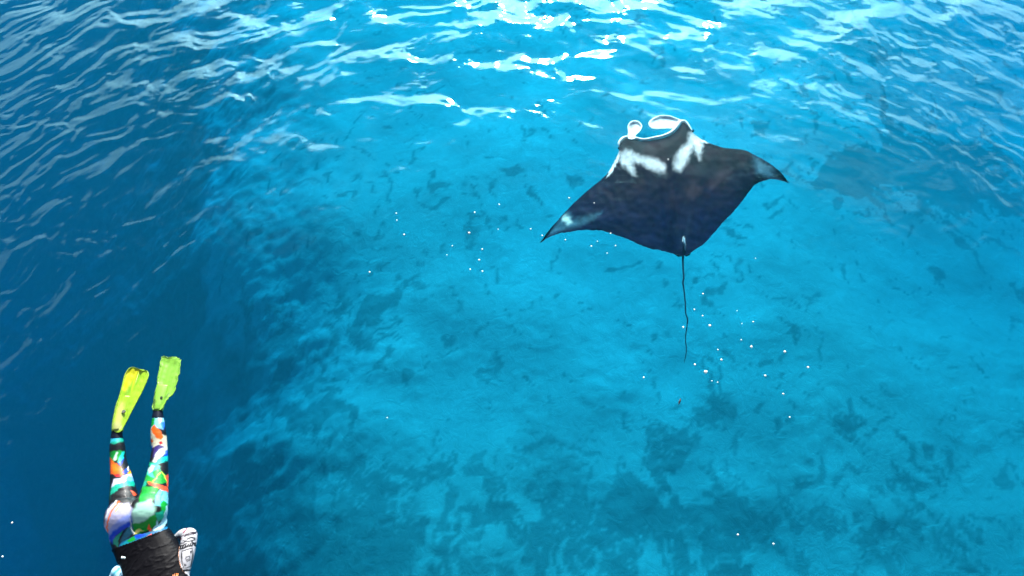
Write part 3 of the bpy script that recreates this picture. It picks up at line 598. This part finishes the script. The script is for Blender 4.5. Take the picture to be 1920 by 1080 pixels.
LM = [
 # leg on the left
 ([(200,812),(238,812),(238,824),(200,822)], blue, 1.5), ([(203,824),(234,820),(236,826),(214,833),(203,830)], teal, 1.5), ([(203,822),(218,821),(226,825),(208,830)], ltblue, 1.5, .5),
 ([(206,848),(220,845),(232,846),(222,862),(214,866),(206,858)], green, 1.5), ([(212,862),(219,846),(222,848),(217,864)], wht, 1), ([(221,866),(228,847),(233,846),(231,858),(225,870)], lin(70,200,190), 1), ([(222,870),(232,858),(230,866),(226,874)], blue, 1),
 ([(204,856),(207,857),(213,866),(226,876),(234,887),(229,892),(217,891),(206,888),(201,878)], orange, 1), ([(208,872),(214,870),(225,882),(214,886)], lin(250,150,50), 2, .7), ([(215,890),(224,889),(226,893),(219,895)], red, 1),
 ([(229,886),(240,876),(242,880),(235,890)], blue, 1), ([(238,876),(241,874),(242,881),(239,884)], wht, .8), ([(238,887),(243,882),(247,886),(243,892)], lin(240,180,60), 1),
 ([(209,914),(214,898),(225,897),(236,890),(250,888),(252,903),(236,904),(222,908),(212,916)], lav, 1.5), ([(236,900),(240,892),(250,896),(252,908),(240,906)], lin(90,170,230), 1.5, .8), ([(206,926),(211,912),(225,907),(240,902),(252,903),(251,912),(238,911),(222,917),(212,926),(206,930)], teal, 1.5),
 ([(244,920),(248,921),(256,927),(252,930)], coral, 1), ([(203,915),(208,912),(208,935),(203,940)], dgreen, 2),
 # leg on the right
 ([(284,780),(300,778),(309,786),(306,806),(296,802),(289,812),(280,812)], lin(150,205,235), 1.5), ([(282,786),(291,783),(290,795),(281,806)], green, 1.5), ([(296,782),(303,780),(304,792),(298,794)], wht, 1), ([(302,790),(308,792),(308,806),(302,802)], blue, 1.5, .7),
 ([(278,806),(290,800),(300,814),(316,818),(320,836),(310,846),(280,836),(276,820)], lin(235,230,205), 2, .95), ([(289,797),(296,803),(303,810),(305,821),(301,824),(293,821),(287,812),(284,806)], orange, 1), ([(280,824),(286,823),(288,829),(281,831)], orange, .8), ([(298,829),(303,827),(306,832),(300,834)], red, .8),
 ([(279,833),(287,836),(284,846),(278,844)], blue, 1.5), ([(283,848),(290,838),(298,834),(308,838),(306,846),(296,848),(288,858),(281,858)], purp, 1.5), ([(281,848),(289,841),(287,858),(279,862)], black, 2),
 ([(287,866),(291,853),(300,842),(312,838),(313,850),(302,856),(292,868)], wht, 1.5), ([(309,845),(316,842),(316,862),(306,862)], blue, 1.5, .8), ([(291,868),(301,858),(316,855),(314,864),(302,868),(294,872)], lin(60,190,180), 1.5), ([(280,866),(290,868),(286,874),(277,872)], lin(40,170,130), 1.5),
 ([(276,884),(284,870),(294,869),(300,876),(301,886),(293,894),(284,898),(276,898)], lin(110,220,190), 2), ([(278,880),(285,872),(290,874),(286,884),(280,888)], wht, 1.5, .8), ([(286,886),(297,878),(301,882),(298,894),(290,898)], green, 1.5), ([(270,902),(276,890),(290,898),(302,884),(312,892),(316,904),(300,908),(280,908)], green, 1.5),
 (stroke([(286,904),(293,896),(300,887),(302,885),(308,892),(313,906)], 1.6), lin(200,225,110), .7), ([(310,892),(315,890),(317,912),(313,912)], coral, 1), ([(277,903),(282,904),(298,909),(313,913),(317,924),(302,919),(280,909)], coral, 1), ([(270,904),(276,902),(272,914),(267,912)], teal, 1),
 ([(262,935),(268,912),(296,914),(296,930),(284,940),(264,950)], green, 2), ([(292,930),(300,918),(316,924),(317,946),(306,950),(290,948)], lin(140,210,225), 2), (stroke([(305,922),(300,934),(303,944)], 1.4), lin(60,170,160), .8, .7), ([(300,944),(306,938),(314,946),(312,970),(303,962)], green, 2),
 # seat: pale print, with some of the wet highlight painted in
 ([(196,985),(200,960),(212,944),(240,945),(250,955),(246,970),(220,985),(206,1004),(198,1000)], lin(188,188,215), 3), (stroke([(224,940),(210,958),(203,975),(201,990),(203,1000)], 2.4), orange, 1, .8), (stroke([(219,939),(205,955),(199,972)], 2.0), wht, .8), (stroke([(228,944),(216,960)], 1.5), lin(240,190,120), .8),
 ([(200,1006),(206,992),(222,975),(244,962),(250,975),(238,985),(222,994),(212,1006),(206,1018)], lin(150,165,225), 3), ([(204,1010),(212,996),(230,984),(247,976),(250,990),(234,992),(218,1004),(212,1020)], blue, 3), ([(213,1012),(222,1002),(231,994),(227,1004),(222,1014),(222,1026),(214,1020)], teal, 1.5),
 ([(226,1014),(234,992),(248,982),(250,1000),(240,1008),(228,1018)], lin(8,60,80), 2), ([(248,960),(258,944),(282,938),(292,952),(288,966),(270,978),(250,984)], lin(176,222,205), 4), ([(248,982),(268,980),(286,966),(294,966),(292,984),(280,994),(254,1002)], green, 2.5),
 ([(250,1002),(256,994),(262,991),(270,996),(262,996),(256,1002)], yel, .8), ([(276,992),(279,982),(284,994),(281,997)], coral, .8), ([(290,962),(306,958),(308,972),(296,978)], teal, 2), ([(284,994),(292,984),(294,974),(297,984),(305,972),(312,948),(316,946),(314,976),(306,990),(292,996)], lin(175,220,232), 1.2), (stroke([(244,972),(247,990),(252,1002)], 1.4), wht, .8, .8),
 ([(222,1030),(226,1018),(246,1008),(260,1002),(290,996),(318,986),(318,1000),(280,1010),(240,1026)], lin(20,110,150), 1.5), ([(232,1018),(250,1006),(256,1010),(252,1014),(240,1018)], green, 1), ([(254,1004),(268,1001),(276,1003),(262,1009),(254,1010)], blue, 1), ([(226,1022),(238,1014),(244,1018),(232,1027)], lin(20,150,170), 1),
 (stroke([(238,1026),(254,1021),(268,1014),(285,1002)], 2.2), coral, .8),
]
base = np.tile(black, (nv_, 1))*.5
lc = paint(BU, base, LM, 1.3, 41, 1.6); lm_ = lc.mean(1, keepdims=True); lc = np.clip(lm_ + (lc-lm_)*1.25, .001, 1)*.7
suit = skin_material('printed_fabric', .5, .22, .06, .04)
blackm = skin_material('black_fabric', .5, .05, .15, .0)
wr = .0025*fbm(BV[:, 0]*14+BV[:, 1]*10, BV[:, 1]*26-BV[:, 0]*6, 101, 3)
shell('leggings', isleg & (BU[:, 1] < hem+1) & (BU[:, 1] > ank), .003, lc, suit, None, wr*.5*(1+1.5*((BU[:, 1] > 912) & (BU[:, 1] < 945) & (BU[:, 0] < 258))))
tc_ = np.tile(lin(8, 8, 12), (nv_, 1))
wr2 = .004*(1-np.abs(fbm(BV[:, 0]*5+BV[:, 1]*4, BV[:, 1]*9-BV[:, 0]*6, 103, 3))*2.2)**3
istop = ((grp_ == 'torso') | (grp_ == 'neck') | ((grp_ == 'hip') & (BU[:, 1] > 985)))
shell('black_top', istop & (BU[:, 1] > hem-2) & (BU[:, 1] < 1152), .007, tc_, blackm, None, wr2)
# sleeves
RM = [(stroke([(341,1034),(360,1028),(361,1040),(357,1062),(344,1066),(341,1050),(341,1036)], 1.6), black, .6), (stroke([(348,1045),(355,1043),(356,1050),(350,1053),(348,1046)], 1.5), black, .5), ([(351,1048),(353.5,1047),(353.5,1050),(351,1050)], black, .5),
 (stroke([(336,1030),(346,1028),(352,1024),(360,1024)], 2.2), black, .6), (stroke([(334,1018),(344,1019),(350,1014)], 1.8), lin(30,20,40), .6), (stroke([(350,1012),(358,1008),(366,1010)], 2), black, .6), (stroke([(358,1016),(364,1020),(368,1026)], 2.4), black, .6), (stroke([(340,1024),(346,1021),(351,1019)], 1.4), black, .5),
 (stroke([(330,1010),(337,1006),(341,1012)], 1.8), lin(150,40,60), .6), (stroke([(344,1000),(349,994),(351,990)], 1.5), lin(170,40,70), .5), (stroke([(337,1014),(341,1006),(346,1003)], 1.2), lin(90,30,50), .5), (stroke([(354,1000),(360,998),(366,1000)], 1.2), lin(60,40,60), .5),
 (stroke([(340,1070),(350,1068),(356,1070)], 1.8), black, .6), (stroke([(334,1078),(344,1076),(352,1080)], 1.6), black, .5), (stroke([(320,1010),(323,1016),(320,1020)], 1.2), lin(40,30,60), .5)]
RM += [(stroke([(338+i_*4.2,1029-i_*.8),(341+i_*4.2,1022-i_*.8)],2.0), black, .4) for i_ in range(7)] + [(stroke([(346+i_*3.6,1007-i_*1.0),(350+i_*3.6,1001-i_*.8)],1.8), lin(40,20,40), .4) for i_ in range(6)] + [(stroke([(343,1014),(352,1016),(366,1012)],1.8), black, .4), (stroke([(340,1072),(360,1068)],2.2), black, .4), ([(345,1056),(350,1060),(346,1063)], black, .4), ([(355,1034),(359,1032),(358,1040)], black, .4)]
rc = paint(BU, np.tile(lin(226, 226, 232), (nv_, 1)), RM, .4, 61, .9)*.6
shell('sleeve', grp_ == 'arm_r', .0035, rc, suit, 'white sleeve with black tribal print')
lc2 = paint(BU, np.tile(lin(165, 215, 232), (nv_, 1)), [(stroke([(222,1068),(230,1062),(236,1052)], 2.5), lin(20,90,130), 1.5), (stroke([(206,1090),(214,1076),(224,1066)], 3), lin(60,170,190), 2)], 1, 63)
shell('sleeve', grp_ == 'arm_l', .0035, lc2, suit, 'pale blue sleeve')
shell('sock', np.isin(grp_, ['foot', 'leg']) & (BU[:, 1] < ank+3), .0045, np.tile(lin(14, 18, 34), (nv_, 1)), blackm, 'dark neoprene sock')
# hair with a wet ponytail lying over the shoulder
hm = skin_material('hair', .4, .4, .3); ishead = (grp_ == 'head') & ((BV[:, 2] > -.13) | (BU[:, 1] < 1180)) & (BU[:, 1] > 1168)
hair = shell('hair', ishead, .014, np.tile(lin(120, 66, 30), (nv_, 1)), hm)
for k_, (dx_, dz_) in enumerate(((0, 0), (4, .008), (-4, .006), (7, -.002))):
    q = cr([(306, 1172, .0), (316+dx_, 1145, .05+dz_), (322+dx_, 1115, .055+dz_), (326+dx_*.6, 1090, .05+dz_), (328+dx_*.9, 1075, .035)], 24)
    v, f = tube(W(q[:, 0], q[:, 1], q[:, 2]), np.interp(np.linspace(0, 1, 24), [0, .2, .8, 1], [.013, .013, .009, .002]), 8)
    mesh_obj('hair_strand', v, f, hm, hair, colors=np.tile(lin(190, 110, 45) if k_ % 2 else lin(150, 84, 36), (len(v), 1)))
# buckle at the waist
bk = W([228, 235.5], [1045.5, 1046.5], .045)
v, f = tube(cr(np.array([bk[0], (bk[0]+bk[1])/2+[0, 0, .006], bk[1]]), 9), [.004, .009, .010, .006, .004, .006, .009, .007, .003], 10)
mesh_obj('buckle', v, f, suit, person, colors=np.tile(lin(215, 235, 235), (len(v), 1)))

# fins
finm = skin_material('fin_rubber', .42, .4, .08, .1)
def swim_fin(outline, zfun, marks, base_c, foot, emb, embc, wav, label, seed):
    out = cr(outline+[outline[0]], 161)[:-1]; out = out + wav*np.stack((gn(out[:, 0]/4.5, out[:, 1]/4.5, seed), gn(out[:, 0]/4.5, out[:, 1]/4.5, seed+1)), -1)
    bm = bmesh.new(); ring = [bm.verts.new((x, y, 0)) for x, y in out]; bm.faces.new(ring)
    # fill with a fine grid clipped to the outline: rings towards the centre line
    bm.free()
    c0 = out.mean(0); ax_ = np.array([emb[2], emb[3]], float); ax_ /= np.linalg.norm(ax_)
    rings = [1, .985, .96, .92, .86, .78, .68, .56, .43, .29, .14]; vs, us = [], []
    for s in rings:
        f_ = (out-c0)@ax_; core = c0 + f_[:, None]*ax_*1.0
        pts = core + (out-core)*s; pts = c0 + (pts-c0)*(1-.03*(1-s)); us.append(pts)
        rail = .010*math.exp(-((s-.96)/.035)**2) + .003*math.exp(-((s-.5)/.06)**2)
        side_ = (out-core)@np.array([-ax_[1], ax_[0]]); cup = -.012*(1-s*s)
        tf = 1-sstep(.6, .92, np.abs(f_)/np.abs(f_).max()); z = zfun(pts) + (rail + cup)*tf + .003*tf*np.cos(((pts-c0)@np.array([-ax_[1], ax_[0]]))*.62)*(s < .9) + .002*gn(pts[:, 0]/9, pts[:, 1]/9, seed+5); vs.append(W(pts[:, 0], pts[:, 1], z))
    n = len(out); Rn = len(rings); T = np.array(vs); Bt = T - [0, 0, .006]; Bt[0] = T[0]-[0, 0, .003]
    v = np.r_[T.reshape(-1, 3), Bt.reshape(-1, 3)]; fs = []
    for q in range(Rn-1):
        for j in range(n):
            a, b = q*n+j, q*n+(j+1) % n; fs.append((a, b, b+n, a+n)); a += Rn*n; b += Rn*n; fs.append((b, a, a+n, b+n))
    for j in range(n): a, b = j, (j+1) % n; fs.append((b, a, a+Rn*n, b+Rn*n))
    fs.append(tuple(range((Rn-1)*n, Rn*n))); fs.append(tuple(range((2*Rn-1)*n, 2*Rn*n))[::-1])
    U_ = np.concatenate(us); cc = paint(U_, np.tile(base_c, (len(U_), 1)), marks, 1.2, seed, 3)*.62
    root = mesh_obj('swim_fin', v, fs, finm, person, colors=np.r_[cc, cc*.8]); root['label'] = label
    # foot pocket
    bm = bmesh.new(); keep = len(prims); etube(bm, foot, 20, 'x', 5); del prims[keep:]
    me_ = bpy.data.meshes.new('p'); bm.to_mesh(me_); bm.free(); vv_ = np.array([q.co[:] for q in me_.vertices]); ff = [tuple(p.vertices) for p in me_.polygons][:-2]; bpy.data.meshes.remove(me_)
    cu = PX(vv_); pc = paint(cu, np.tile(base_c, (len(cu), 1)), marks, 1.0, seed, 3)*.62
    pk = mesh_obj('foot_pocket', vv_, ff, finm, root, colors=pc); sdm = pk.modifiers.new('thickness', 'SOLIDIFY'); sdm.thickness = .004; sdm.offset = 1
    # round emblem on the sole
    e = W(emb[0], emb[1], emb[4]); bm = bmesh.new(); bmesh.ops.create_cone(bm, cap_ends=True, segments=20, radius1=emb[5], radius2=emb[5]*.85, depth=.006); me_ = bpy.data.meshes.new('emblem'); bm.to_mesh(me_); bm.free()
    o = bpy.data.objects.new('emblem', me_); COL.objects.link(o); o.location = e.tolist(); me_.materials.append(finm)
    vv_ = np.array([q.co[:2] for q in me_.vertices]); ca = me_.color_attributes.new('col', 'FLOAT_COLOR', 'POINT'); ca.data.foreach_set('color', np.tile([*embc, 1], (len(vv_), 1)).astype(np.float32).ravel())
    o.parent = root; o.matrix_parent_inverse = (Matrix.Translation(person.location) @ root.matrix_parent_inverse).inverted() if False else Matrix.Identity(4)
    return root
lime = lin(176, 224, 44)
swim_fin([(211,803),(213,782),(219,757),(227,728),(233,704),(241,691),(250,688),(258,690.5),(266,694.5),(275,694.5),(279,702),(275,716),(264,740),(252,762),(243,780),(234,797),(226,809),(216,810)],
         lambda p: np.interp(p[:, 1], [690, 750, 810], [.03, .012, -.01]),
         [([(230,730),(236,698),(246,690),(262,694),(256,704),(244,722),(236,738)], lin(236,232,30), 3, .9), ([(232,738),(244,722),(256,706),(263,700),(262,712),(250,728),(238,742)], lin(110,190,30), 4, .7), ([(214,806),(218,770),(226,752),(232,756),(230,780),(224,806)], lin(225,232,120), 4, .8), ([(222,806),(212,802),(213,794),(220,790),(228,795),(229,803)], lin(215,210,150), 3, .6)],  # green band is painted shade, pale heel patch a painted highlight
         lime, [(220,809,-.038,9.5,.034), (221.5,797,-.035,11,.037), (226,778,-.032,12.5,.033), (231,758,-.022,13.5,.022), (236,742,-.006,12,.008)], (231.5, 771.5, 40, -115, .007, .016), lin(92, 92, 82), .25, 'lime yellow fin with a grey round mark, lying at the surface', 7)
swim_fin([(285,764),(288,750),(291,734),(294.5,716),(297,698),(300,681),(302.5,670),(309,667.5),(318,669.5),(330,669),(338,674),(340,683),(336,702),(331.5,722),(327,735),(319,744),(312,752),(306,764),(297,769),(287,768)],
         lambda p: np.interp(p[:, 1], [668, 720, 768], [-.035, -.03, -.02]),
         [([(298,735),(302,690),(330,690),(326,730),(310,745)], lin(150,215,60), 6, .6), (stroke([(287,766),(291,752),(290,748)], 2), lin(40,50,40), 1, .8), (stroke([(308,748),(314,742),(318,736)], 2), lin(40,50,40), 1.2, .6)],
         lin(150, 214, 66), [(296,771,-.05,8.5,.033), (297.5,761,-.048,10,.036), (300,747,-.045,11.5,.03), (303,731,-.04,12,.02), (305,722,-.034,10,.008)], (302.5, 745, 30, -95, -.010, .011), lin(50, 62, 40), 2.0, 'lime green fin just under the water, its edges broken by ripples', 23)
